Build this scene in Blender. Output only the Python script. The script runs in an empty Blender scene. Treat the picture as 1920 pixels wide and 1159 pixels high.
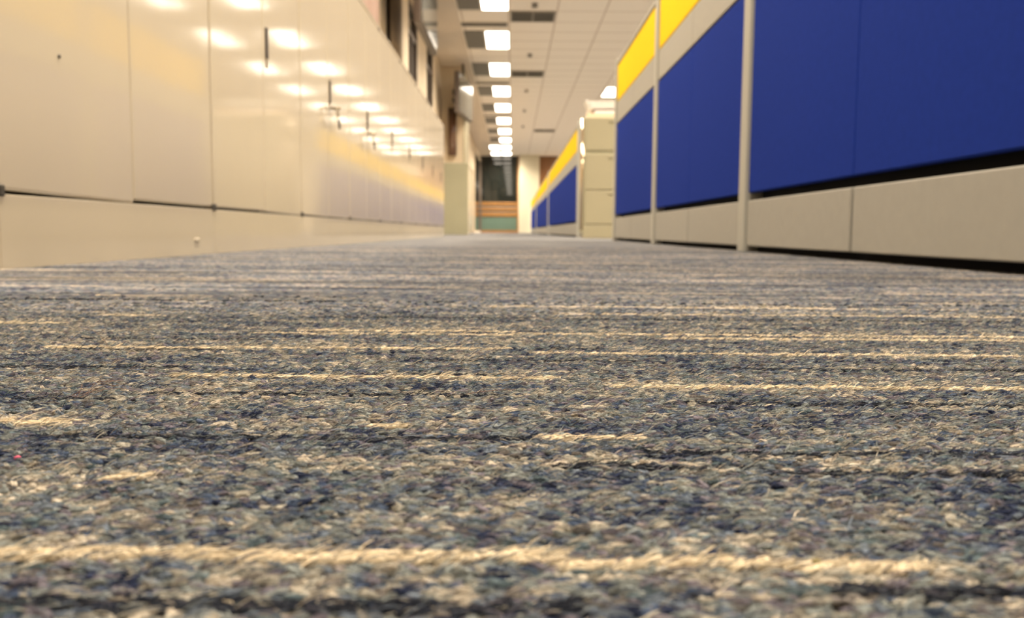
import bpy, bmesh, math, random
import numpy as np
from mathutils import Vector, Matrix

# ------------------------------------------------------------------ camera, world, exposure
K = 0.72                       # the layout below is written in units of 0.72 m
SC = bpy.context.scene
F_PX, W_PX, H_PX = 1600.0, 1920.0, 1159.0
CAM_Z = 0.076 * K + 0.0015
PITCH = math.atan(145.5 / F_PX)
ROLL = 0.007
cam_data = bpy.data.cameras.new('camera')
cam = bpy.data.objects.new('camera', cam_data)
SC.collection.objects.link(cam)
SC.camera = cam
cam_data.sensor_width = 36.0
cam_data.lens = F_PX / W_PX * 36.0
cam_data.clip_start = 0.01
cam_data.clip_end = 200
CAM_R = (Matrix.Rotation(math.pi / 2 - PITCH, 4, 'X') @ Matrix.Rotation(ROLL, 4, 'Z'))
cam.matrix_world = Matrix.Translation((0, 0, CAM_Z)) @ CAM_R
cam_data.dof.use_dof = True
cam_data.dof.focus_distance = 0.30
cam_data.dof.aperture_fstop = 19.5

world = bpy.data.worlds.new('world')
SC.world = world
world.use_nodes = True
world.node_tree.nodes['Background'].inputs[0].default_value = (1.0, 0.80, 0.58, 1)
world.node_tree.nodes['Background'].inputs[1].default_value = 0.05
SC.view_settings.view_transform = 'Standard'
SC.view_settings.look = 'None'
SC.view_settings.gamma = 1.0
SC.view_settings.use_curve_mapping = False
SC.view_settings.exposure = 0.08
SC.cycles.use_denoising = True
SC.cycles.max_bounces = 6
SC.cycles.sample_clamp_indirect = 8.0
LAMP_COLOR = (1.0, 0.88, 0.72)
LAMP_GLOW = 9.0         # the diffusers seen at a slant
LAMP_WATTS = 60.0       # what each louvred fitting throws downwards

random.seed(7)
rng = np.random.default_rng(11)

# ------------------------------------------------------------------ helpers
def ground(px, py):
    """where the ray of an image point meets the carpet, in metres"""
    d = CAM_R.to_3x3() @ Vector(((px - W_PX / 2) / F_PX, -(py - H_PX / 2) / F_PX, -1))
    t = (CAM_Z - 0.0015) / -d.z
    return d.x * t, d.y * t

def mat(name, col, rough=0.5, metal=0.0, spec=0.5, coat=0.0, coat_rough=0.1, noise=None, bump=None, emit=None):
    m = bpy.data.materials.new(name)
    m.use_nodes = True
    nt = m.node_tree
    b = nt.nodes['Principled BSDF']
    b.inputs['Base Color'].default_value = (*col, 1)
    b.inputs['Roughness'].default_value = rough
    b.inputs['Metallic'].default_value = metal
    b.inputs['Specular IOR Level'].default_value = spec
    b.inputs['Coat Weight'].default_value = coat
    b.inputs['Coat Roughness'].default_value = coat_rough
    if emit:
        b.inputs['Emission Color'].default_value = (*emit[0], 1)
        b.inputs['Emission Strength'].default_value = emit[1]
    tc = nt.nodes.new('ShaderNodeTexCoord')
    if noise:                                   # (scale, amount)
        n = nt.nodes.new('ShaderNodeTexNoise')
        n.inputs['Scale'].default_value = noise[0]
        n.inputs['Detail'].default_value = 4
        nt.links.new(tc.outputs['Object'], n.inputs['Vector'])
        mr = nt.nodes.new('ShaderNodeMapRange')
        mr.inputs['From Min'].default_value = 0.25
        mr.inputs['From Max'].default_value = 0.75
        mr.inputs['To Min'].default_value = 1 - noise[1]
        mr.inputs['To Max'].default_value = 1 + noise[1]
        nt.links.new(n.outputs['Fac'], mr.inputs['Value'])
        vm = nt.nodes.new('ShaderNodeVectorMath')
        vm.operation = 'SCALE'
        vm.inputs[0].default_value = col
        nt.links.new(mr.outputs[0], vm.inputs['Scale'])
        nt.links.new(vm.outputs[0], b.inputs['Base Color'])
    if bump:                                    # (scale, distance)
        n = nt.nodes.new('ShaderNodeTexNoise')
        n.inputs['Scale'].default_value = bump[0]
        n.inputs['Detail'].default_value = 3
        nt.links.new(tc.outputs['Object'], n.inputs['Vector'])
        bp = nt.nodes.new('ShaderNodeBump')
        bp.inputs['Strength'].default_value = 1.0
        bp.inputs['Distance'].default_value = bump[1]
        nt.links.new(n.outputs['Fac'], bp.inputs['Height'])
        nt.links.new(bp.outputs[0], b.inputs['Normal'])
        if coat:
            nt.links.new(bp.outputs[0], b.inputs['Coat Normal'])
    return m

def bx(bm, x0, x1, y0, y1, z0, z1, bev=0.0, seg=2):
    """a box, optionally with rounded edges, in layout units"""
    x0, x1, y0, y1, z0, z1 = [v * K for v in (x0, x1, y0, y1, z0, z1)]
    r = bmesh.ops.create_cube(bm, size=1.0)
    for v in r['verts']:
        v.co = Vector(((x0 + x1) / 2 + v.co.x * (x1 - x0), (y0 + y1) / 2 + v.co.y * (y1 - y0), (z0 + z1) / 2 + v.co.z * (z1 - z0)))
    if bev:
        edges = {e for v in r['verts'] for e in v.link_edges}
        bmesh.ops.bevel(bm, geom=list(edges), offset=bev * K, segments=seg, profile=0.5, affect='EDGES')

def cyl(bm, p0, p1, r0, r1=None, seg=16):
    p0 = Vector(p0) * K; p1 = Vector(p1) * K
    r1 = r0 if r1 is None else r1
    d = p1 - p0
    r = bmesh.ops.create_cone(bm, cap_ends=True, segments=seg, radius1=r0 * K, radius2=r1 * K, depth=d.length)
    m = Matrix.Translation((p0 + p1) / 2) @ d.to_track_quat('Z', 'Y').to_matrix().to_4x4()
    bmesh.ops.transform(bm, matrix=m, verts=r['verts'])

def prism(bm, pts, vec):
    """a polygon pushed along a vector"""
    v = [bm.verts.new(Vector(p) * K) for p in pts]
    f = bm.faces.new(v)
    e = bmesh.ops.extrude_face_region(bm, geom=[f])
    nv = [g for g in e['geom'] if isinstance(g, bmesh.types.BMVert)]
    bmesh.ops.translate(bm, verts=nv, vec=Vector(vec) * K)
    bmesh.ops.recalc_face_normals(bm, faces=bm.faces[:])

def obj(name, bm, m, parent=None, smooth=False, loc=None):
    me = bpy.data.meshes.new(name)
    bm.to_mesh(me)
    bm.free()
    me.materials.append(m)
    if smooth:
        me.polygons.foreach_set('use_smooth', [True] * len(me.polygons))
    o = bpy.data.objects.new(name, me)
    SC.collection.objects.link(o)
    if parent:
        o.parent = parent
    if loc:
        o.location = Vector(loc) * K
    return o

def B(*boxes, bev=0.0):
    bm = bmesh.new()
    for b in boxes:
        bx(bm, *b, bev=bev)
    return bm

def thing(name, label, cat, loc=(0, 0, 0), rz=0.0, group=None):
    o = bpy.data.objects.new(name, None)
    o.empty_display_size = 0.05
    SC.collection.objects.link(o)
    o.location = Vector(loc) * K
    o.rotation_euler = (0, 0, rz)
    o['label'] = label
    o['category'] = cat
    if group:
        o['group'] = group
    return o

def struct(name, bm, m, parent=None, label=None):
    o = obj(name, bm, m, parent)
    o['kind'] = 'structure'
    if label:
        o['label'] = label
    return o

def dup(root, loc, label, rz=None):
    r = root.copy()
    SC.collection.objects.link(r)
    r.location = Vector(loc) * K
    if rz is not None:
        r.rotation_euler = (0, 0, rz)
    r['label'] = label
    for ch in list(root.children):
        c = ch.copy(); SC.collection.objects.link(c); c.parent = r
        for g in list(ch.children):
            d = g.copy(); SC.collection.objects.link(d); d.parent = c
    return r

ORD = ['nearest', 'second nearest', 'third nearest', 'fourth nearest', 'fifth nearest', 'sixth nearest',
       'seventh nearest', 'eighth nearest', 'ninth nearest', 'tenth nearest', 'eleventh nearest', 'twelfth nearest']

# ------------------------------------------------------------------ materials
CREAM = mat('cream_enamel', (0.53, 0.455, 0.335), rough=0.55, spec=0.1, coat=0.9, coat_rough=0.082, noise=(2.5, 0.03), bump=(6.0, 0.0003))
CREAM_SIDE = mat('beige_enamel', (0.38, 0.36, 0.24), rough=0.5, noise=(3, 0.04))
DARKGAP = mat('dark_cavity', (0.05, 0.042, 0.03), rough=0.8, spec=0.1)
DARKMETAL = mat('dark_metal', (0.10, 0.085, 0.065), rough=0.45, metal=0.4)
HINGE = mat('hinge_plastic', (0.05, 0.042, 0.03), rough=0.6)
PULL = mat('pull_plastic', (0.035, 0.025, 0.02), rough=0.5)
PULL2 = mat('lock_metal', (0.33, 0.28, 0.2), rough=0.35, metal=0.5)
BLUE = mat('blue_fabric', (0.012, 0.030, 0.215), rough=0.95, spec=0.03, noise=(60, 0.06), bump=(900, 0.0004))
YELLOW = mat('yellow_fabric', (0.70, 0.455, 0.010), rough=0.9, spec=0.05, noise=(60, 0.04), bump=(900, 0.0003))
GREY = mat('warm_grey_laminate', (0.29, 0.275, 0.24), rough=0.6, noise=(40, 0.04), bump=(400, 0.0002))
POST = mat('post_aluminium', (0.35, 0.34, 0.30), rough=0.42, metal=0.15)
BLACK = mat('black_plastic', (0.008, 0.007, 0.008), rough=0.8, spec=0.15)
PAINT = mat('cream_wall_paint', (0.64, 0.54, 0.40), rough=0.8, noise=(3, 0.03))
PLASTER = mat('soffit_plaster', (0.70, 0.62, 0.52), rough=0.85, noise=(2, 0.03))
GLASSDARK = mat('night_window_glass', (0.012, 0.014, 0.012), rough=0.02, spec=0.5)
WOOD = mat('orange_wood', (0.28, 0.13, 0.032), rough=0.4, noise=(8, 0.15))
WOOD2 = mat('brown_wood', (0.20, 0.085, 0.025), rough=0.45, noise=(6, 0.2))
TEAL = mat('teal_panel', (0.10, 0.155, 0.115), rough=0.5, noise=(6, 0.05))
BLINDM = mat('mauve_blind', (0.36, 0.24, 0.19), rough=0.8, noise=(4, 0.05))
BLINDB = mat('brown_blind', (0.32, 0.24, 0.15), rough=0.8, noise=(4, 0.05))
FRAME = mat('window_frame_metal', (0.13, 0.10, 0.08), rough=0.4, metal=0.2)
SCREEN = mat('glossy_grey_screen', (0.085, 0.082, 0.07), rough=0.08, spec=0.3)
GRILLE = mat('grey_grille', (0.165, 0.155, 0.135), rough=0.6)
SLOTM = mat('dark_slot', (0.10, 0.085, 0.07), rough=0.6)
WHITEM = mat('white_metal', (0.70, 0.65, 0.55), rough=0.5)
LAMP = mat('lamp_diffuser', (0.8, 0.8, 0.8), rough=0.5, emit=(LAMP_COLOR, LAMP_GLOW))
PAPER = mat('white_paper', (0.85, 0.83, 0.78), rough=0.6)
PAPERB = mat('cardboard_tray', (0.70, 0.54, 0.38), rough=0.7)
BROWNB = mat('brown_binder', (0.25, 0.17, 0.15), rough=0.5)
CHROME = mat('polished_trim', (0.62, 0.50, 0.36), rough=0.09, metal=0.9)
KEYM = mat('key_metal', (0.30, 0.24, 0.15), rough=0.3, metal=0.8)

# ------------------------------------------------------------------ ceiling material: lay-in tiles
def ceiling_material():
    m = mat('ceiling_tiles', (0.90, 0.84, 0.76), rough=0.9)
    nt = m.node_tree
    b = nt.nodes['Principled BSDF']
    tc = nt.nodes.new('ShaderNodeTexCoord')
    sep = nt.nodes.new('ShaderNodeSeparateXYZ')
    nt.links.new(tc.outputs['Object'], sep.inputs[0])
    def line(out, origin, pitch, half):
        a = nt.nodes.new('ShaderNodeMath'); a.operation = 'SUBTRACT'; a.inputs[1].default_value = origin * K
        nt.links.new(out, a.inputs[0])
        p = nt.nodes.new('ShaderNodeMath'); p.operation = 'PINGPONG'; p.inputs[1].default_value = pitch * K / 2
        nt.links.new(a.outputs[0], p.inputs[0])
        c = nt.nodes.new('ShaderNodeMath'); c.operation = 'LESS_THAN'; c.inputs[1].default_value = half * K
        nt.links.new(p.outputs[0], c.inputs[0])
        return c.outputs[0]
    lx = line(sep.outputs['X'], -0.094, 0.87, 0.014)
    ly = line(sep.outputs['Y'], 15.8, 0.81, 0.018)
    mx = nt.nodes.new('ShaderNodeMath'); mx.operation = 'MAXIMUM'
    nt.links.new(lx, mx.inputs[0]); nt.links.new(ly, mx.inputs[1])
    mixn = nt.nodes.new('ShaderNodeMix'); mixn.data_type = 'RGBA'
    mixn.inputs['A'].default_value = (0.90, 0.84, 0.76, 1)
    mixn.inputs['B'].default_value = (0.60, 0.52, 0.44, 1)
    nt.links.new(mx.outputs[0], mixn.inputs['Factor'])
    nt.links.new(mixn.outputs['Result'], b.inputs['Base Color'])
    return m
CEIL = ceiling_material()

# ------------------------------------------------------------------ carpet colours (yarn palette, rows of long stitches and painted shadow gaps)
PAL = np.array([(0.35, 0.31, 0.235), (0.25, 0.235, 0.185), (0.15, 0.165, 0.15), (0.095, 0.115, 0.135),
                (0.042, 0.060, 0.095), (0.016, 0.022, 0.045), (0.11, 0.099, 0.112), (0.10, 0.09, 0.078), (0.065, 0.09, 0.095)])
PW0 = np.array([0.11, 0.17, 0.20, 0.14, 0.10, 0.08, 0.10, 0.05, 0.05]); PW0 /= PW0.sum()
LIGHT_C = np.array((0.46, 0.385, 0.27)); GAP_SHADE_C = np.array((0.012, 0.014, 0.021))
# long light yarns and dark painted shadow gaps in the pile: image x0, y0, x1, y1, half width mm
LIGHTS_PX = [(-60, 1050, 1050, 1043, 2.2), (1045, 1057, 1740, 1071, 1.8), (-40, 793, 130, 798, 2.6), (1010, 822, 1200, 826, 1.6),
    (320, 707, 1012, 712, 1.5), (1150, 726, 1990, 734, 1.7), (90, 652, 430, 656, 1.6), (430, 654, 960, 657, 1.2), (1000, 665, 1990, 670, 1.6),
    (960, 629, 1990, 634, 1.4), (1240, 638, 1990, 641, 1.2), (1040, 591, 1900, 596, 1.4), (1350, 575, 1480, 577, 1.6), (1510, 580, 1800, 583, 1.6),
    (960, 711, 1050, 713, 1.4), (190, 592, 305, 594, 2.4), (-40, 607, 120, 608, 2.4), (475, 627, 960, 630, 1.4), (560, 621, 960, 624, 1.4),
    (1290, 527, 1480, 528, 2.5), (620, 538, 900, 541, 2.5), (100, 520, 420, 522, 3), (1690, 520, 1990, 523, 4), (1650, 552, 1950, 554, 3),
    (690, 802, 760, 804, 1.6), (200, 896, 270, 899, 1.6)]
GAP_SHADES_PX = [(-40, 689, 330, 691, 1.8), (120, 656, 420, 658, 1.8), (70, 820, 1010, 825, 1.4), (1350, 695, 1990, 697, 1.4),
    (-60, 1135, 1100, 1141, 2.0), (1195, 850, 1990, 858, 1.3), (1035, 873, 1420, 878, 1.6), (1435, 887, 1990, 894, 1.6), (1560, 1110, 1990, 1113, 2.0),
    (1060, 600, 1990, 605, 1.6), (1485, 560, 1990, 566, 2.4), (1260, 757, 1990, 763, 1.3), (275, 739, 950, 743, 1.2), (25, 750, 200, 752, 1.8),
    (420, 555, 690, 558, 2.4), (590, 595, 990, 598, 1.6), (150, 636, 490, 638, 1.5), (700, 702, 940, 707, 0.9), (0, 560, 300, 562, 2.6),
    (1350, 578, 1470, 579, 1.4), (1000, 655, 1150, 657, 1.4), (800, 677, 1200, 679, 1.2), (1550, 552, 1990, 557, 2)]
def seg_world(L):
    out = []
    for x0, y0, x1, y1, hw in L:
        a = ground(x0, y0); b = ground(x1, y1)
        out.append((a[0], b[0], (a[1] + b[1]) / 2, hw / 1000))
    return out
SEG_L = seg_world(LIGHTS_PX); SEG_GAPS = seg_world(GAP_SHADES_PX)
_y = 0.62
while _y < 3.4:                               # more long stitches and painted shadow gaps further up the corridor
    x = -0.75
    while x < 0.75:
        ln = rng.uniform(0.08, 0.55)
        hw = rng.uniform(1.2, 2.6) / 1000 * (1 + 0.5 * _y)
        if rng.random() < 0.7:
            (SEG_L if rng.random() < 0.45 else SEG_GAPS).append((x, x + ln, _y + rng.uniform(-0.004, 0.004), hw))
        x += ln + rng.uniform(0.02, 0.3)
    _y += rng.uniform(0.012, 0.03) * (0.7 + 0.8 * _y)

def vnoise(x, y, seed):
    """smooth value noise on numpy arrays"""
    r = np.random.default_rng(seed)
    T = r.random((256, 256))
    xi = np.floor(x).astype(int); yi = np.floor(y).astype(int)
    fx = x - xi; fy = y - yi
    fx = fx * fx * (3 - 2 * fx); fy = fy * fy * (3 - 2 * fy)
    g = lambda a, b: T[a % 256, b % 256]
    return (g(xi, yi) * (1 - fx) + g(xi + 1, yi) * fx) * (1 - fy) + (g(xi, yi + 1) * (1 - fx) + g(xi + 1, yi + 1) * fx) * fy

def yarn(X, Y, gain=1.0):
    """albedo of the stitch at each place and which kind it is (0 mixed, 1 light yarn, 2 painted shadow gap)"""
    n = len(X)
    u = rng.random(n)
    bias = (vnoise(X / 0.020, Y / 0.0055, 3) - 0.5) * 0.62 + (vnoise(X / 0.09, Y / 0.011, 4) - 0.5) * 0.35
    order = [0, 1, 7, 2, 6, 3, 8, 4, 5]
    cw = np.cumsum(PW0[order])
    v = np.clip(u * 0.85 + 0.075 + bias, 0, 0.9999)
    idx = np.searchsorted(cw, v)
    idx = np.clip(idx, 0, 8)
    C = PAL[np.array(order)[idx]] * rng.uniform(0.8, 1.2, (n, 1)) * np.array((1.0, 0.99, 1.04)) 
    kind = np.zeros(n, int)
    for S, c, kk in ((SEG_GAPS, GAP_SHADE_C, 2), (SEG_L, LIGHT_C, 1)):
        for x0, x1, yy, hw in S:
            wob = 0.0006 * np.sin(X * 90 + yy * 777)
            m = (np.abs(Y - yy - wob) < hw * (0.7 if kk == 1 else 1.0)) & (X > x0) & (X < x1)
            C[m] = c * rng.uniform(0.75, 1.25, (int(m.sum()), 1))
            kind[m] = kk
    return C * np.asarray(gain), kind

def carpet_material(name, use_attr=True):
    m = mat(name, (0.2, 0.2, 0.2), rough=1.0, spec=0.1)
    nt = m.node_tree
    b = nt.nodes['Principled BSDF']
    b.inputs['Sheen Weight'].default_value = 0.12
    b.inputs['Sheen Roughness'].default_value = 0.5
    tc = nt.nodes.new('ShaderNodeTexCoord')
    mp = nt.nodes.new('ShaderNodeMapping')
    nt.links.new(tc.outputs['Object'], mp.inputs['Vector'])
    if use_attr:
        at = nt.nodes.new('ShaderNodeAttribute'); at.attribute_name = 'yarn'
        mp.inputs['Scale'].default_value = (700, 3200, 3200)
        n = nt.nodes.new('ShaderNodeTexNoise'); n.inputs['Scale'].default_value = 1; n.inputs['Detail'].default_value = 3
        nt.links.new(mp.outputs[0], n.inputs['Vector'])
        mr = nt.nodes.new('ShaderNodeMapRange')
        mr.inputs['From Min'].default_value = 0.3; mr.inputs['From Max'].default_value = 0.7
        mr.inputs['To Min'].default_value = 0.55; mr.inputs['To Max'].default_value = 1.5
        nt.links.new(n.outputs['Fac'], mr.inputs['Value'])
        vm = nt.nodes.new('ShaderNodeVectorMath'); vm.operation = 'SCALE'
        nt.links.new(at.outputs['Color'], vm.inputs[0]); nt.links.new(mr.outputs[0], vm.inputs['Scale'])
        nt.links.new(vm.outputs[0], b.inputs['Base Color'])
        bp = nt.nodes.new('ShaderNodeBump'); bp.inputs['Strength'].default_value = 0.8; bp.inputs['Distance'].default_value = 0.0004
        nt.links.new(n.outputs['Fac'], bp.inputs['Height']); nt.links.new(bp.outputs[0], b.inputs['Normal'])
    else:
        mp.inputs['Scale'].default_value = (4, 45, 1)
        n = nt.nodes.new('ShaderNodeTexNoise'); n.inputs['Scale'].default_value = 1; n.inputs['Detail'].default_value = 6
        nt.links.new(mp.outputs[0], n.inputs['Vector'])
        cr = nt.nodes.new('ShaderNodeValToRGB')
        el = cr.color_ramp.elements
        el[0].position = 0.36; el[0].color = (0.05, 0.055, 0.075, 1)
        el[1].position = 0.64; el[1].color = (0.21, 0.20, 0.18, 1)
        e = el.new(0.5); e.color = (0.115, 0.115, 0.12, 1)
        nt.links.new(n.outputs['Fac'], cr.inputs[0]); nt.links.new(cr.outputs[0], b.inputs['Base Color'])
    return m
CARPET_NEAR = carpet_material('carpet_yarn')
CARPET_FAR = carpet_material('carpet_far', False)

def quick_mesh(name, V, Fq, C, m, smooth=True):
    me = bpy.data.meshes.new(name)
    nv, nf = len(V), len(Fq)
    me.vertices.add(nv); me.vertices.foreach_set('co', V.astype(np.float32).ravel())
    me.loops.add(nf * 4); me.loops.foreach_set('vertex_index', Fq.astype(np.int32).ravel())
    me.polygons.add(nf); me.polygons.foreach_set('loop_start', np.arange(0, nf * 4, 4, dtype=np.int32))
    me.update(calc_edges=True)
    me.polygons.foreach_set('use_smooth', np.full(nf, smooth))
    a = me.attributes.new('yarn', 'FLOAT_COLOR', 'POINT')
    a.data.foreach_set('color', np.concatenate([C, np.ones((len(C), 1))], 1).astype(np.float32).ravel())
    me.materials.append(m)
    me.validate()
    o = bpy.data.objects.new(name, me)
    SC.collection.objects.link(o)
    return o

# ------------------------------------------------------------------ the setting
CZ = 4.036           # ceiling height
WL = -1.75           # left wall plane
Y0, Y1 = -5.0, 45.5
XR = 6.6
struct('floor', B((WL - 0.3, XR, Y0, Y1 + 0.3, -0.2, 0.0)), CARPET_FAR)
struct('ceiling', B((-1.03, XR, Y0, Y1 + 0.3, CZ, CZ + 0.2)), CEIL)
struct('trim_1', B((WL - 0.3, -1.03, Y0, Y1 + 0.3, CZ - 0.012, CZ + 0.2)), PLASTER)     # plaster margin beside the tiles
WINS = [(8.9, 11.0), (12.0, 13.3), (14.5, 15.9), (17.5, 18.9)]
wb = []
ya = Y0
for a, b in WINS + [(Y1 + 0.3, None)]:
    wb.append((WL - 0.3, WL, ya, a, 0, CZ))
    if b:
        wb.append((WL - 0.3, WL, a, b, 0, 1.2))
        wb.append((WL - 0.3, WL, a, b, 3.95, CZ))
        ya = b
struct('wall_left', B(*wb), PAINT)
struct('wall_right', B((XR, XR + 0.2, Y0, Y1 + 0.3, 0, CZ)), PAINT)
struct('wall_front', B((WL - 0.3, XR + 0.2, Y0 - 0.2, Y0, 0, CZ)), PAINT)
struct('wall_back', B((3.25, XR, Y1, Y1 + 0.3, 0, CZ), (1.30, 1.40, Y1, Y1 + 0.3, 0, CZ), (0.31, 0.36, Y1, Y1 + 0.3, 0, CZ)), PAINT)
for i, (a, b) in enumerate(WINS):
    w = struct('window_%d' % (i + 1), B((WL - 0.09, WL - 0.06, a, b, 1.2, 3.95)), GLASSDARK)
    t = 0.09
    fr = B((WL - 0.06, WL - 0.005, a, a + t, 1.2, 3.95), (WL - 0.06, WL - 0.005, b - t, b, 1.2, 3.95),
           (WL - 0.06, WL - 0.005, a + t, b - t, 1.2, 1.2 + t), (WL - 0.06, WL - 0.005, a + t, b - t, 3.95 - t, 3.95),
           (WL - 0.06, WL - 0.02, a + t, b - t, 3.42, 3.50), (WL - 0.06, WL - 0.02, (a + b) / 2 - 0.04, (a + b) / 2 + 0.04, 1.2 + t, 3.42))
    obj('window_frame', fr, FRAME, w)

def blind(a, b, m, label):
    t = thing('roller_blind', label, 'blind', (WL + 0.055, (a + b) / 2, 1.54))
    h = (b - a) / 2 - 0.03
    bm = bmesh.new()
    n = 24
    cols = [(0.012 * math.sin(i / n * math.pi * 6), -h + 2 * h * i / n) for i in range(n + 1)]
    fr = [bm.verts.new((x * K, y * K, 0.0)) for x, y in cols]; ft = [bm.verts.new((x * K, y * K, 2.35 * K)) for x, y in cols]
    br = [bm.verts.new(((x - 0.01) * K, y * K, 0.0)) for x, y in cols]; bt = [bm.verts.new(((x - 0.01) * K, y * K, 2.35 * K)) for x, y in cols]
    for i in range(n):
        bm.faces.new((fr[i], fr[i + 1], ft[i + 1], ft[i])); bm.faces.new((br[i + 1], br[i], bt[i], bt[i + 1]))
        bm.faces.new((fr[i + 1], fr[i], br[i], br[i + 1])); bm.faces.new((ft[i], ft[i + 1], bt[i + 1], bt[i]))
    obj('fabric', bm, m, t, True)
    bm = bmesh.new(); cyl(bm, (0, -h, 2.39), (0, h, 2.39), 0.05); obj('roller', bm, WHITEM, t, True)
    bm = bmesh.new(); cyl(bm, (0, -h, 0.0), (0, h, 0.0), 0.02); obj('bottom_rail', bm, DARKMETAL, t, True)
blind(8.9, 11.0, BLINDM, 'mauve brown roller blind in the window nearest the camera')
blind(12.0, 13.3, BLINDB, 'olive brown roller blind in the second window above the cabinets')

# pier at the end of the windows
struct('trim_2', B((WL, -1.22, 21.0, 23.4, 0, CZ - 0.012)), PAINT)
struct('trim_3', B((-1.22, -1.19, 21.04, 23.4, 0.0, CZ - 0.012)), mat('olive_side', (0.30, 0.26, 0.16), rough=0.5))  # thin olive face on the pier's corridor side, darker than its front
t = thing('wall_pole', 'slim brown polished pole on the cream pier above the end cabinet', 'pole', (-1.47, 20.93, 1.9))
bm = bmesh.new(); cyl(bm, (0, 0, 0.0), (0, 0, 1.12), 0.10, seg=28); obj('rod', bm, mat('brown_gloss', (0.13, 0.065, 0.04), rough=0.08, spec=0.9), t, True)
bm = bmesh.new(); cyl(bm, (0, 0.07, 0.10), (0, 0, 0.10), 0.025); obj('bracket', bm, DARKMETAL, t, True)
bm = bmesh.new(); cyl(bm, (0, 0.07, 1.02), (0, 0, 1.02), 0.025); obj('bracket', bm, DARKMETAL, t, True)

# far end of the corridor: glazed door with timber rails, pillar, timber door
d1 = struct('door_1', B((0.23, 0.31, Y1 + 0.02, Y1 + 0.12, 0, CZ), (-1.66, 0.23, Y1 + 0.02, Y1 + 0.12, 0, 0.14)), WOOD)
obj('dark_stile', B((WL, -1.66, Y1 + 0.02, Y1 + 0.12, 0, CZ)), FRAME, d1)
obj('glass_pane', B((-1.66, 0.23, Y1 + 0.05, Y1 + 0.09, 1.62, CZ)), GLASSDARK, d1)
for za, zb in ((1.44, 1.62), (1.17, 1.33), (0.86, 1.07)):
    obj('timber_rail', B((-1.66, 0.23, Y1 + 0.03, Y1 + 0.11, za, zb), bev=0.01), WOOD, d1)
obj('infill_panel', B((-1.66, 0.23, Y1 + 0.06, Y1 + 0.10, 1.07, 1.17), (-1.66, 0.23, Y1 + 0.06, Y1 + 0.10, 1.33, 1.44)), mat('infill_grey', (0.16, 0.13, 0.10), rough=0.5), d1)
obj('kick_panel', B((-1.66, 0.23, Y1 + 0.06, Y1 + 0.10, 0.14, 0.86)), TEAL, d1)
struct('trim_4', B((0.36, 1.36, 44.7, 45.5, 0, CZ)), mat('pale_pillar_paint', (0.66, 0.60, 0.44), rough=0.7))
d2 = struct('door_2', B((1.40, 3.25, Y1 + 0.05, Y1 + 0.2, 0, CZ)), WOOD2)
obj('door_handle', B((1.55, 1.62, Y1 - 0.03, Y1 + 0.05, 1.3, 1.55), bev=0.01), CHROME, d2)
sg = struct('window_5', B((WL, WL + 0.02, 38.5, 45.4, 0.1, 3.7)), GLASSDARK)
obj('window_frame', B((WL, WL + 0.06, 38.4, 38.5, 0, 3.8), (WL, WL + 0.06, 38.5, 45.4, 3.7, 3.8), (WL, WL + 0.06, 38.5, 45.4, 0, 0.1)), PAINT, sg)

# ------------------------------------------------------------------ ceiling lights
def make_light(label, loc, group):
    t = thing('ceiling_light', label, 'ceiling light', loc, 0, group)
    w, l = 0.25, 0.815
    fr = B((-w, -w + 0.02, -l, l, -0.02, 0), (w - 0.02, w, -l, l, -0.02, 0), (-w + 0.02, w - 0.02, -l, -l + 0.02, -0.02, 0), (-w + 0.02, w - 0.02, l - 0.02, l, -0.02, 0))
    obj('frame', fr, WHITEM, t)
    obj('diffuser', B((-w + 0.02, w - 0.02, -l + 0.02, l - 0.02, -0.015, -0.003)), LAMP, t)
    ld = bpy.data.lights.new('tube_light', 'AREA')
    ld.shape = 'RECTANGLE'; ld.size = 2 * (w - 0.03) * K; ld.size_y = 2 * (l - 0.03) * K
    ld.energy = LAMP_WATTS; ld.color = LAMP_COLOR; ld.spread = math.radians(136)
    lo = bpy.data.objects.new('tube_light', ld); SC.collection.objects.link(lo)
    lo.parent = t; lo.location = (0, 0, -0.017 * K)
    return t
GL = 'troffer lights over the corridor'
row = [15.7 + 3.24 * k - 0.815 for k in range(10)]
L0 = make_light('long white ceiling light, nearest in the row over the corridor, cut by the top edge', (-0.34, row[0], CZ), GL)
for k in range(1, 10):
    dup(L0, (-0.34, row[k], CZ), 'bright ceiling light over the corridor, %s of the row' % ORD[k])
for j, yy in enumerate((row[8], row[9])):
    dup(L0, (-0.87, yy, CZ), ('left light of the wide pair at the far end of the corridor, nearer pair', 'left light of the last wide pair before the dark glass door')[j])
for yy in [row[0] - 3.24 * k for k in range(1, 6)]:
    o = dup(L0, (-0.34, yy, CZ), 'ceiling light over the near corridor, outside the top of the picture')
    o['group'] = 'corridor lights above the picture'
for xx in (2.80, 4.25):
    for k in range(-4, 10):
        yy = row[0] + 3.24 * k
        seen = xx == 2.80 and k == 3
        o = dup(L0, (xx, yy, CZ), 'single ceiling light seen beside the yellow top of the blue partition' if seen
                else 'ceiling light over the open office behind the partitions, seen mirrored in the cabinets')
        o['group'] = 'single office light in view' if seen else 'office lights mirrored in the cabinet doors'
        if seen:
            del o['group']

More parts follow.
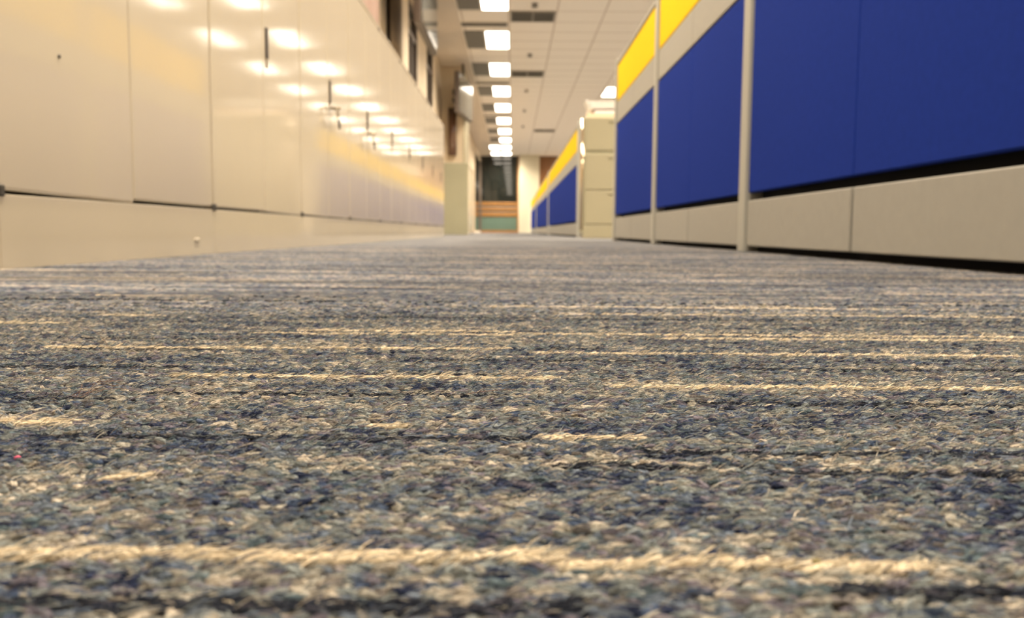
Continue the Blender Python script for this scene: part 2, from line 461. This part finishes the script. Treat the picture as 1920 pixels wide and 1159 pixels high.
# grilles beside the lights, slots between them
def make_grille(label, y):
    t = thing('ceiling_grille', label, 'grille', (-0.80, y, CZ), 0, 'return air grilles left of the lights')
    obj('panel', B((-0.195, 0.195, -0.80, 0.80, -0.012, 0)), GRILLE, t)
    obj('frame', B((-0.205, -0.195, -0.81, 0.81, -0.018, 0), (0.195, 0.205, -0.81, 0.81, -0.018, 0)), WHITEM, t)
    return t
g0 = make_grille('grey ceiling grille left of the nearest corridor light', row[0])
for k in range(1, 8):
    dup(g0, (-0.80, row[k], CZ), 'grey ceiling grille left of the %s corridor light' % ORD[k])
def make_slot(label, y):
    t = thing('slot_diffuser', label, 'air slot', (-0.57, y, CZ), 0, 'dark air slots between the lights')
    obj('slot', B((-0.44, 0.44, -0.15, 0.15, -0.010, 0)), SLOTM, t)
    obj('flange', B((-0.46, 0.46, -0.18, -0.15, -0.016, 0), (-0.46, 0.46, 0.15, 0.18, -0.016, 0)), WHITEM, t)
    return t
s0 = make_slot('thin dark air slot across the ceiling, nearest of its row', 16.78)
for k in range(1, 5):
    dup(s0, (-0.57, 16.78 + 6.48 * k, CZ), 'thin dark air slot across the ceiling, %s of its row' % ORD[k])

def make_vent(label, loc):
    t = thing('ceiling_vent', label, 'vent', loc, 0, 'dark square vents right of the lights')
    for s in (-1, 1):
        bm = B((s * 0.2 - 0.185, s * 0.2 + 0.185, -0.34, 0.34, -0.010, 0))
        for q in range(9):
            bx(bm, s * 0.2 - 0.18, s * 0.2 + 0.18, -0.31 + q * 0.075, -0.30 + q * 0.075, -0.022, -0.010)
        obj('louvre', bm, GRILLE, t)
    obj('frame', B((-0.41, -0.385, -0.36, 0.36, -0.025, 0), (0.385, 0.41, -0.36, 0.36, -0.025, 0), (-0.012, 0.012, -0.36, 0.36, -0.025, 0), (-0.39, 0.39, -0.36, -0.34, -0.025, 0), (-0.39, 0.39, 0.34, 0.36, -0.025, 0)), mat('vent_frame', (0.3, 0.27, 0.22)), t)
    return t
v0 = make_vent('dark two panel ceiling vent nearest the top of the picture', (0.345, 16.15, CZ))
dup(v0, (0.345, 21.9, CZ), 'dark ceiling vent right of the third corridor light')
dup(v0, (1.22, 34.0, CZ), 'small far ceiling vent above the far yellow topped partitions')

def make_sprinkler(label, loc):
    t = thing('sprinkler', label, 'sprinkler', loc, 0, 'sprinkler heads in the ceiling')
    bm = bmesh.new(); cyl(bm, (0, 0, -0.012), (0, 0, 0), 0.06); obj('escutcheon', bm, DARKMETAL, t)
    bm = bmesh.new(); cyl(bm, (0, 0, -0.05), (0, 0, -0.01), 0.018); obj('stem', bm, DARKMETAL, t)
    bm = bmesh.new(); cyl(bm, (0, 0, -0.06), (0, 0, -0.05), 0.06); obj('deflector', bm, DARKMETAL, t)
    return t
sp = make_sprinkler('small sprinkler head in the ceiling, nearest of its row', (0.36, 15.3, CZ))
for k, yy in enumerate((19.55, 24.4, 28.4, 32.6)):
    dup(sp, (0.36, yy, CZ), 'small sprinkler head in the ceiling, %s of its row' % ORD[k + 1])

# hung screens on the left
def make_screen(label, a, b, z0, z1, drop):
    dx, dy = b[0] - a[0], b[1] - a[1]
    L = math.hypot(dx, dy)
    t = thing('wall_screen', label, 'screen', (a[0], a[1], z0), math.atan2(dy, dx), 'hung flat screens')
    h = z1 - z0
    obj('housing', B((0, L, 0.012, 0.11, 0, h), bev=0.012), FRAME, t)
    obj('glass', B((0.03, L - 0.03, -0.004, 0.012, 0.03, h - 0.03)), SCREEN, t)
    return t, L, h
t, L, h = make_screen('glossy grey flat screen hung beside the cream pier', (-1.23, 19.7), (-1.02, 21.7), 2.776, 3.69, 0)
bm = bmesh.new(); cyl(bm, (L * 0.5, 0.08, h), (L * 0.5, 0.08, CZ - 2.79), 0.03); obj('drop_pole', bm, DARKMETAL, t, True)
bm = B((0.10, 0.55, 0.11, 0.17, 0.40, 0.52), (0.10, 0.55, 0.11, 0.17, 0.24, 0.34)); obj('bracket', bm, BLACK, t)
t, L, h = make_screen('dark glossy screen hung nearer, above the cabinets at the top edge', (-1.19, 11.3), (-1.18, 13.5), 2.776, 3.72, 0)
bm = bmesh.new(); cyl(bm, (L * 0.5, 0.08, h), (L * 0.5, 0.08, CZ - 2.79), 0.03); obj('drop_pole', bm, DARKMETAL, t, True)

# ------------------------------------------------------------------ storage cabinets on the left
CX, CP = -0.94, 1.13
def door_mesh(ya, yb, sag0, sag1):
    """one flush enamelled door; its lower edge may hang slightly out of level"""
    bm = bmesh.new()
    bx(bm, -0.03, 0.0, ya, yb, 0.1475, 1.468, bev=0.006, seg=3)
    for v in bm.verts:
        if v.co.z < 0.4 * K:
            f = (v.co.y / K - ya) / (yb - ya)
            v.co.z += (sag0 * (1 - f) + sag1 * f) * K
    return bm
def make_cabinet(label, y, sag=((0.006, -0.004), (0.004, 0.004))):
    t = thing('storage_cabinet', label, 'cabinet', (CX, y, 0), 0, 'cream storage cabinets along the left wall')
    obj('body', B((-0.78, -0.034, 0.006, CP - 0.006, 0.141, 1.47)), DARKGAP, t)
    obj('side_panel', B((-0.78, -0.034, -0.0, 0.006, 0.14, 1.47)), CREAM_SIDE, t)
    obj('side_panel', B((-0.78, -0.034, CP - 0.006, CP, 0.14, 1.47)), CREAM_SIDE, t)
    obj('top', B((-0.78, 0.0, 0.001, CP - 0.001, 1.472, 1.50), bev=0.006), CREAM, t)
    obj('plinth', B((-0.76, 0.001, 0.0005, CP - 0.0005, 0.0, 0.140), bev=0.0012), CREAM, t)
    da = obj('door', door_mesh(0.006, CP / 2 - 0.0007, *sag[0]), CREAM, t)
    db = obj('door', door_mesh(CP / 2 + 0.0007, CP - 0.006, *sag[1]), CREAM, t)
    h = obj('pull_handle', B((-0.001, 0.006, CP / 2 + 0.038, CP / 2 + 0.062, 0.725, 0.84), bev=0.002), PULL, db)
    h['label'] = 'dark recessed pull'
    obj('lock_plate', B((-0.001, 0.004, CP / 2 + 0.040, CP / 2 + 0.060, 0.69, 0.725), bev=0.002), PULL2, db)
    for a_, b_ in ((0.001, 0.018), (CP - 0.018, CP - 0.001)):
        bm = B((-0.03, 0.004, a_, b_, 0.136, 0.158), bev=0.003); obj('hinge_block', bm, HINGE, t)
    bm = B((-0.03, 0.006, CP - 0.03, CP - 0.002, 1.455, 1.48), bev=0.003); obj('corner_cap', bm, DARKMETAL, t)
    return t
CABL = ['cream enamelled cabinet at the left edge of the picture, nearest of the row']
SAGS = [((0, 0), (0, 0)), ((0.0005, -0.0062), (0.0015, 0.0005)), ((0.001, 0.0015), (-0.001, -0.005)), ((0, -0.002), (0, -0.002))]
cab_y = [0.44 + CP * k for k in range(10)]
names = ['sliver of cream cabinet at the far left edge of the picture',
         'large near cream cabinet with a small dark dot on its door',
         'cream cabinet with the long dark pull, standing free of keys',
         'cream cabinet with keys in its lock, nearer of the two',
         'cream cabinet with keys in its lock, farther of the two',
         'cream cabinet just behind the farther one with keys',
         'second cream cabinet behind the farther one with keys',
         'third cream cabinet behind the farther one with keys',
         'cream cabinet next to last in the row below the windows',
         'last cream cabinet of the row below the windows']
protos = []
for k in range(4):
    protos.append(make_cabinet(names[k], cab_y[k], SAGS[k]))
for k in range(4, 10):
    o = dup(protos[3], (CX, cab_y[k], 0), names[k])
    for ch in o.children:                       # doors hang a touch out of plane, each in its own way
        if ch.name.startswith('door'):
            ch.rotation_euler = (0, 0, random.uniform(-0.0016, 0.0016))
# door marks
bm = bmesh.new(); cyl(bm, (-0.002, 0.232, 0.432), (0.003, 0.232, 0.432), 0.004, seg=12)
c1door = [c for c in protos[1].children if c.name.startswith('door')][0]
obj('screw', bm, DARKMETAL, c1door, True)
c1pl = [c for c in protos[1].children if c.name.startswith('plinth')][0]
bm = bmesh.new(); bx(bm, -0.002, 0.004, 0.955, 0.995, 0.040, 0.052, bev=0.003); obj('bump', bm, CREAM, c1pl)

def make_keys(label, y, z):
    t = thing('key_ring', label, 'keys', (CX + 0.006, y, z), 0, 'keys hanging in cabinet locks')
    bm = bmesh.new(); cyl(bm, (0, 0, 0), (0.05, 0, 0), 0.006, seg=10); bx(bm, 0.012, 0.018, -0.03, 0.03, -0.012, 0.012, bev=0.004); obj('key', bm, KEYM, t)
    bm = bmesh.new()
    pts = [(0.035 + 0.0 * a, 0.025 * math.sin(a), -0.025 + 0.025 * math.cos(a)) for a in [i / 14 * 2 * math.pi for i in range(15)]]
    for p, q in zip(pts, pts[1:]):
        cyl(bm, p, q, 0.003, seg=6)
    obj('ring', bm, KEYM, t, True)
    bm = bmesh.new(); prism(bm, [(0.03, 0.015, -0.055), (0.03, 0.045, -0.05), (0.03, 0.06, -0.095), (0.03, 0.04, -0.10)], (0.008, 0, 0)); obj('tag', bm, DARKMETAL, t)
    bm = bmesh.new(); prism(bm, [(0.03, -0.02, -0.055), (0.03, -0.04, -0.05), (0.03, -0.05, -0.075), (0.03, -0.035, -0.08)], (0.004, 0, 0)); obj('spare_key', bm, KEYM, t)
    return t
k0 = make_keys('bunch of keys hanging in the lock of a cream cabinet, nearer bunch', cab_y[3] + CP / 2 + 0.05, 0.70)
dup(k0, (CX + 0.006, cab_y[4] + CP / 2 + 0.05, 0.70), 'bunch of keys hanging in the lock of a cream cabinet, farther bunch')

# cabinets standing apart further on, seen from their end
t = thing('storage_cabinet', 'beige green cabinet end standing apart below the cream pier', 'cabinet', (CX, 18.1, 0))
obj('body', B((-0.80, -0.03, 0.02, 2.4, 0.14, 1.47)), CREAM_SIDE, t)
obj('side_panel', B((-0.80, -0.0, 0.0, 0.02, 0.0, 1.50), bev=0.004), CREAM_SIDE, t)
obj('top', B((-0.80, 0.0, 0.02, 2.4, 1.47, 1.50)), CREAM, t)
for q in range(4):
    obj('door', B((-0.03, 0.0, 0.025 + q * 0.6, 0.015 + (q + 1) * 0.6 - 0.005, 0.15, 1.465), bev=0.004), CREAM, t)
obj('plinth', B((-0.78, 0.0, 0.02, 2.4, 0, 0.14)), CREAM, t)

# ------------------------------------------------------------------ partitions on the right
PX = 0.95
def make_bay(label, x, y, L, group, post=True):
    t = thing('office_partition', label, 'partition', (x, y, 0), 0, group)
    p = 0.055 if post else 0.003
    h = L / 2
    fr = B((0.022, 0.085, 0.0, L, 0.245, 1.60), (0.060, 0.085, 0.0, L, 0.03, 0.245))
    obj('core', fr, BLACK, t)
    obj('kick_recess', B((0.05, 0.08, 0.0, L, 0.0, 0.03)), BLACK, t)
    for a, b in ((p, h - 0.005), (h + 0.005, L - p)):
        obj('base_panel', B((0.0, 0.022, a + (0.004 if a > h else 0), b - (0.004 if b < h else 0), 0.026, 0.208), bev=0.004), GREY, t)
        obj('blue_panel', B((0.002, 0.022, a, b + (0.007 if b < h else 0), 0.239, 1.062), bev=0.005), BLUE, t)
        obj('grey_panel', B((0.0, 0.022, a, b + (0.004 if b < h else 0), 1.072, 1.262), bev=0.003), GREY, t)
    obj('yellow_panel', B((0.002, 0.022, p, L - p, 1.272, 1.592), bev=0.005), YELLOW, t)
    obj('cap_rail', B((-0.004, 0.11, 0.0, L, 1.60, 1.635), bev=0.005), GREY, t)
    # the post at the far end of the bay
    if post:
        obj('post', B((-0.012, 0.105, L - 0.048, L + 0.048, 0.0, 1.66), bev=0.006), POST, t)
    return t
GN = 'blue and yellow partitions on the right'
b0 = make_bay('large near blue partition filling the right edge of the picture', PX, 1.29, 2.24, GN)
b1 = dup(b0, (PX, 3.53, 0), 'blue partition with yellow top between the two pale posts')
b2 = dup(b0, (PX, 5.77, 0), 'last blue and yellow partition before the filing cabinet')

def run(ya, yb, n, what, start):
    L = (yb - ya) / n
    f = make_bay('%s, %s of the far run' % (what, ORD[start]), 0.945, ya, L, 'far blue and yellow partitions', post=False)
    for q in range(1, n):
        dup(f, (0.945, ya + q * L, 0), '%s, %s of the far run' % (what, ORD[start + q]))
    # starting post
    s = thing('partition_post', 'pale post starting the far partition run, %s such post' % ORD[start // 4], 'post', (0.945, ya - 0.06, 0))
    obj('post', B((-0.02, 0.105, -0.05, 0.05, 0.0, 1.66), bev=0.006), POST, s)
run(12.5, 22.6, 4, 'distant blue and yellow partition', 0)
run(22.85, 34.2, 4, 'distant blue and yellow partition', 4)
run(34.5, 44.3, 4, 'distant blue and yellow partition', 8)

# filing cabinet between the partition runs
t = thing('filing_cabinet', 'tall beige filing cabinet with papers on top behind the blue partition', 'filing cabinet', (0.86, 10.5, 0))
obj('body', B((0.0, 0.95, 0.02, 0.62, 0.06, 1.47), bev=0.01), CREAM_SIDE, t)
obj('base', B((0.01, 0.94, 0.03, 0.6, 0.0, 0.06)), GREY, t)
TAN = mat('tan_enamel', (0.32, 0.285, 0.185), rough=0.4, noise=(3, 0.03))
for za, zb in ((0.175, 0.585), (0.595, 1.025), (1.065, 1.455)):
    dr = obj('drawer', B((0.02, 0.93, 0.0, 0.02, za, zb), bev=0.006), TAN, t)
    obj('drawer_pull', B((0.30, 0.65, -0.012, 0.0, zb - 0.05, zb - 0.03), bev=0.004), TAN, dr)
obj('base_front', B((0.0, 0.95, 0.0, 0.02, 0.0, 0.165), bev=0.006), TAN, t)
bm = bmesh.new(); cyl(bm, (-0.012, 0.05, 0.1), (-0.012, 0.05, 1.45), 0.028, seg=24); o = obj('edge_trim', bm, CHROME, t, True); o['label'] = 'polished vertical edge strip'
t = thing('paper_tray', 'open tan tray on top of the beige filing cabinet', 'tray', (0.87, 10.6, 1.47))
obj('tray_base', B((0.02, 0.90, 0, 0.42, 0.0, 0.02), bev=0.004), PAPERB, t)
obj('tray_front', B((0.02, 0.90, -0.02, -0.005, 0.0, 0.05), bev=0.004), PAPERB, t)
t = thing('paper_stack', 'bright white stack of papers on the filing cabinet', 'papers', (0.87, 10.6, 1.49))
bm = bmesh.new()
for q in range(12):
    o_ = random.uniform(-0.015, 0.015)
    bx(bm, 0.07 + o_, 0.80 + o_, 0.03 + random.uniform(-.01, .01), 0.40, 0.085 + q * 0.008, 0.0925 + q * 0.008)
obj('sheets', bm, PAPER, t)
bm = bmesh.new(); prism(bm, [(0.02, 0.04, 0.20), (0.07, 0.04, 0.09), (0.085, 0.04, 0.09), (0.04, 0.04, 0.20)], (0, 0.3, 0)); obj('curled_sheet', bm, PAPER, t)
t = thing('binder', 'flat brown binder under the white papers on the filing cabinet', 'binder', (1.0, 10.61, 1.491))
obj('cover', B((-0.02, 0.50, 0.0, 0.36, 0.0, 0.012), (-0.02, 0.50, 0.0, 0.36, 0.07, 0.082), (-0.02, -0.008, 0, 0.36, 0.012, 0.07)), BROWNB, t)
obj('pages', B((-0.005, 0.49, 0.005, 0.35, 0.013, 0.069)), PAPER, t)

# ------------------------------------------------------------------ carpet pile
def mid_carpet():
    dx, dy = 0.0032, 0.0026
    xs = np.arange(CX * K + 0.004, PX * K + 0.08, dx); ys = np.arange(-0.25, 3.3, dy)
    nx, ny = len(xs), len(ys)
    X, Y = np.meshgrid(xs, ys)
    X = X + rng.uniform(-0.3, 0.3, X.shape) * dx; Y = Y + rng.uniform(-0.3, 0.3, Y.shape) * dy
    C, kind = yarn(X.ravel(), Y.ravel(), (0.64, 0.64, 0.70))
    C = C * (1 + 0.95 * (vnoise(X.ravel() / 0.22, Y.ravel() / 0.014, 8) - 0.5) + 0.55 * (vnoise(X.ravel() / 0.5, Y.ravel() / 0.045, 9) - 0.5))[:, None]
    Z = rng.uniform(0.0003, 0.0021, X.size)
    Z[kind == 1] = 0.0022; Z[kind == 2] = 0.0002
    fade = np.clip((3.3 - Y.ravel()) / 0.5, 0, 1)
    Z = Z * fade + 0.0002
    nearm = (Y.ravel() < 0.53) & (Y.ravel() > 0.07) & (np.abs(X.ravel()) < 0.08 + 0.63 * Y.ravel())
    Z[nearm] = 0.0001
    V = np.stack([X.ravel(), Y.ravel(), Z], 1)
    i = np.arange(nx - 1)[None, :] + nx * np.arange(ny - 1)[:, None]
    i = i.ravel()
    Fq = np.stack([i, i + 1, i + 1 + nx, i + nx], 1)
    return quick_mesh('carpet_pile', V, Fq, C, CARPET_NEAR)
def near_carpet():
    px_, py_ = 0.00225, 0.00145
    P = []
    r = 0
    y = 0.075
    while y < 0.80:
        hw = 0.09 + 0.63 * y
        n = int(2 * hw / px_)
        xs = -hw + (np.arange(n) + (0.5 if r % 2 else 0.0)) * px_
        P.append(np.stack([xs, np.full(n, y)], 1))
        y += py_; r += 1
    P = np.concatenate(P)
    P += rng.uniform(-0.35, 0.35, P.shape) * np.array([px_, py_])
    P = P[rng.random(len(P)) < (1 - np.clip((P[:, 1] - 0.52) / 0.28, 0, 1)) ** 3]
    n = len(P)
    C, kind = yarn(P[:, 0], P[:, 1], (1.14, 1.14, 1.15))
    # one stitch: a lumpy spindle of 4 rings
    R, S = 4, 6
    T = [(-1.0, 0.0, 0.0)]
    for q in range(R):
        u = -0.72 + 1.44 * q / (R - 1)
        rr = math.sqrt(1 - u * u * 0.9)
        for s in range(S):
            a = 2 * math.pi * (s + q * 0.5) / S
            T.append((u, rr * math.cos(a), rr * math.sin(a)))
    T.append((1.0, 0.0, 0.0))
    T = np.array(T)
    nvt = len(T)
    F = []
    for s in range(S):
        F.append((0, 1 + (s + 1) % S, 1 + s, 0))
        F.append((nvt - 1, nvt - 1 - S + s, nvt - 1 - S + (s + 1) % S, nvt - 1))
    quads = []
    for q in range(R - 1):
        for s in range(S):
            a = 1 + q * S + s; b = 1 + q * S + (s + 1) % S
            quads.append((a, b, b + S, a + S))
    # caps as quads made of neighbouring pairs
    caps = []
    for s in range(0, S, 2):
        caps.append((0, 1 + (s + 2) % S, 1 + (s + 1) % S, 1 + s))
        e = nvt - 1 - S
        caps.append((nvt - 1, e + s, e + (s + 1) % S, e + (s + 2) % S))
    Fq = np.array(quads + caps)
    la = rng.uniform(0.0011, 0.0025, n); wa = rng.uniform(0.0005, 0.0010, n); ha = rng.uniform(0.0005, 0.0010, n)
    yaw = rng.normal(0, 0.35, n); tilt = rng.normal(0, 0.22, n); zc = rng.uniform(0.0003, 0.0014, n)
    l1 = kind == 1
    la[l1] = 0.0028; wa[l1] = 0.0008; ha[l1] = 0.0009; yaw[l1] = 0.28 + rng.normal(0, 0.08, l1.sum()); zc[l1] = 0.0015; tilt[l1] = rng.normal(0.15, 0.08, l1.sum())
    l2 = kind == 2
    zc[l2] = 0.0012; yaw[l2] *= 0.5
    V = T[None] * np.stack([la, wa, ha], 1)[:, None, :]
    V = V * rng.uniform(0.82, 1.18, (n, nvt, 1))
    ct, st = np.cos(tilt)[:, None], np.sin(tilt)[:, None]
    x = V[..., 0] * ct - V[..., 2] * st; z = V[..., 0] * st + V[..., 2] * ct
    cy, sy = np.cos(yaw)[:, None], np.sin(yaw)[:, None]
    xx = x * cy - V[..., 1] * sy; yy = x * sy + V[..., 1] * cy
    V = np.stack([xx + P[:, 0:1], yy + P[:, 1:2], z + zc[:, None]], -1).reshape(-1, 3)
    Fa = (Fq[None] + (np.arange(n) * nvt)[:, None, None]).reshape(-1, 4)
    return quick_mesh('carpet_tufts', V, Fa, np.repeat(C, nvt, 0), CARPET_NEAR), (P, C, kind, la, wa, ha, yaw, tilt, zc)
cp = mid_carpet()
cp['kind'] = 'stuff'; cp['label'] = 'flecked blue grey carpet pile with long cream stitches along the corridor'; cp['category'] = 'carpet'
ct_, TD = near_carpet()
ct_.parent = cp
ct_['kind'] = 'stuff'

def fibres(TD, per=5):
    """single strands lying over and around each stitch"""
    P, C, kind, la, wa, ha, yaw, tilt, zc = TD
    keep = np.repeat(np.arange(len(P)), per)
    n = len(keep)
    npt = 4
    L = la[keep] * rng.uniform(0.7, 1.35, n)
    ang = rng.uniform(0.15 * math.pi, 0.85 * math.pi, n)
    rad = rng.uniform(0.95, 1.2, n)
    th = yaw[keep] + rng.normal(0, 0.22, n)
    th[kind[keep] == 1] += 0.1
    u = np.linspace(-1, 1, npt)
    side = (np.cos(ang) * wa[keep] * rad)
    up = (np.sin(ang) * ha[keep] * rad)
    off = rng.uniform(-0.3, 0.3, n) * la[keep]
    stray = rng.random(n) < 0.06
    lift = np.where(stray, rng.uniform(0.0006, 0.0022, n), rng.uniform(-0.0003, 0.0003, n))
    X = np.empty((n, npt)); Y = np.empty((n, npt)); Z = np.empty((n, npt))
    for j, uu in enumerate(u):
        lx = uu * L + off
        ly = side * (1 - 0.35 * uu * uu) + rng.normal(0, 0.00012, n)
        X[:, j] = P[keep, 0] + lx * np.cos(th) - ly * np.sin(th)
        Y[:, j] = P[keep, 1] + lx * np.sin(th) + ly * np.cos(th)
        Z[:, j] = zc[keep] + up * (1 - 0.45 * uu * uu) + lx * np.tan(tilt[keep]) * 0.6 + lift * (uu + 1) * 0.5 + rng.normal(0, 0.0001, n)
    pos = np.stack([X, Y, Z], -1).reshape(-1, 3).astype(np.float32)
    cv = bpy.data.hair_curves.new('carpet_fibres')
    cv.add_curves([npt] * n)
    cv.attributes['position'].data.foreach_set('vector', pos.ravel()) if 'position' in cv.attributes else cv.points.foreach_set('position', pos.ravel())
    r_ = cv.attributes.get('radius') or cv.attributes.new('radius', 'FLOAT', 'POINT')
    rr = np.repeat(rng.uniform(0.00005, 0.00012, n)[:, None], npt, 1); rr[:, -1] *= 0.4; rr[:, 0] *= 0.5
    r_.data.foreach_set('value', rr.astype(np.float32).ravel())
    c = C[keep] * rng.uniform(0.6, 1.55, (n, 1))
    swap = rng.random(n) < 0.22
    c[swap] = C[rng.permutation(n)[:swap.sum()] // per] * 0.9
    a = cv.attributes.new('yarn', 'FLOAT_COLOR', 'POINT')
    a.data.foreach_set('color', np.repeat(np.concatenate([c, np.ones((n, 1))], 1), npt, 0).astype(np.float32).ravel())
    m = mat('fibre', (0.2, 0.2, 0.2), rough=0.9, spec=0.1)
    at = m.node_tree.nodes.new('ShaderNodeAttribute'); at.attribute_name = 'yarn'
    m.node_tree.links.new(at.outputs['Color'], m.node_tree.nodes['Principled BSDF'].inputs['Base Color'])
    cv.materials.append(m)
    o = bpy.data.objects.new('carpet_fibres', cv)
    SC.collection.objects.link(o)
    return o
fb = fibres(TD)
fb.parent = cp
fb['kind'] = 'stuff'

# lint lying on the pile
def hair_line(bm, pts, r):
    for p, q in zip(pts, pts[1:]):
        cyl(bm, tuple(c / K for c in p), tuple(c / K for c in q), r / K, seg=6)
HAIR = mat('brown_hair', (0.13, 0.06, 0.03), rough=0.5)
def arc(p, yaw, length, rise, bend, n=9):
    out = []
    for i in range(n):
        u = i / (n - 1)
        a = yaw + bend * u
        out.append((p[0] + length * u * math.cos(a), p[1] + length * u * math.sin(a), 0.0015 + rise * math.sin(u * 2.2)))
    return out
gx, gy = ground(140, 748)
bm = bmesh.new()
for i in range(9):
    hair_line(bm, arc((random.uniform(-.003, .003), random.uniform(-.004, .004)), random.uniform(0.1, 1.5), random.uniform(.008, .02), random.uniform(.002, .0065), random.uniform(-.8, .8)), 0.00007)
t = thing('hair_tangle', 'small tangle of reddish brown hairs standing on the carpet at left', 'lint', (gx / K, gy / K, 0))
obj('strands', bm, HAIR, t)
gx, gy = ground(878, 738)
bm = bmesh.new(); hair_line(bm, arc((0, 0), -0.5, 0.016, .0016, 0.5), 0.00011)
t = thing('hair_strand', 'single brown hair lying flat on the carpet near the picture centre', 'lint', (gx / K, gy / K, 0))
obj('strand', bm, HAIR, t)
gx, gy = ground(202, 654)
bm = bmesh.new(); hair_line(bm, [(0, 0, .001), (-.001, .001, .004), (-.0035, .001, .0075), (-.007, .001, .0098), (-.012, .001, .0105)], 0.00009)
t = thing('hair_strand', 'thin curved hair sticking up from the carpet at upper left', 'lint', (gx / K, gy / K, 0))
obj('strand', bm, HAIR, t)
def speck(name, label, px, py, r, m):
    gx, gy = ground(px, py)
    bm = bmesh.new()
    q = bmesh.ops.create_icosphere(bm, subdivisions=2, radius=r)
    for v in q['verts']:
        v.co *= random.uniform(0.75, 1.25)
    t = thing(name, label, 'lint', (gx / K, gy / K, 0.0016 / K))
    obj('clump', bm, m, t, True)
speck('fluff_speck', 'tiny pink fluff speck on the carpet near the left edge', 34, 860, 0.0008, mat('pink_fluff', (0.5, 0.08, 0.14), rough=0.9))
speck('crumb', 'small olive brown crumb caught in the near cream stitch', 1530, 1063, 0.0011, mat('olive_crumb', (0.14, 0.11, 0.04), rough=0.9))
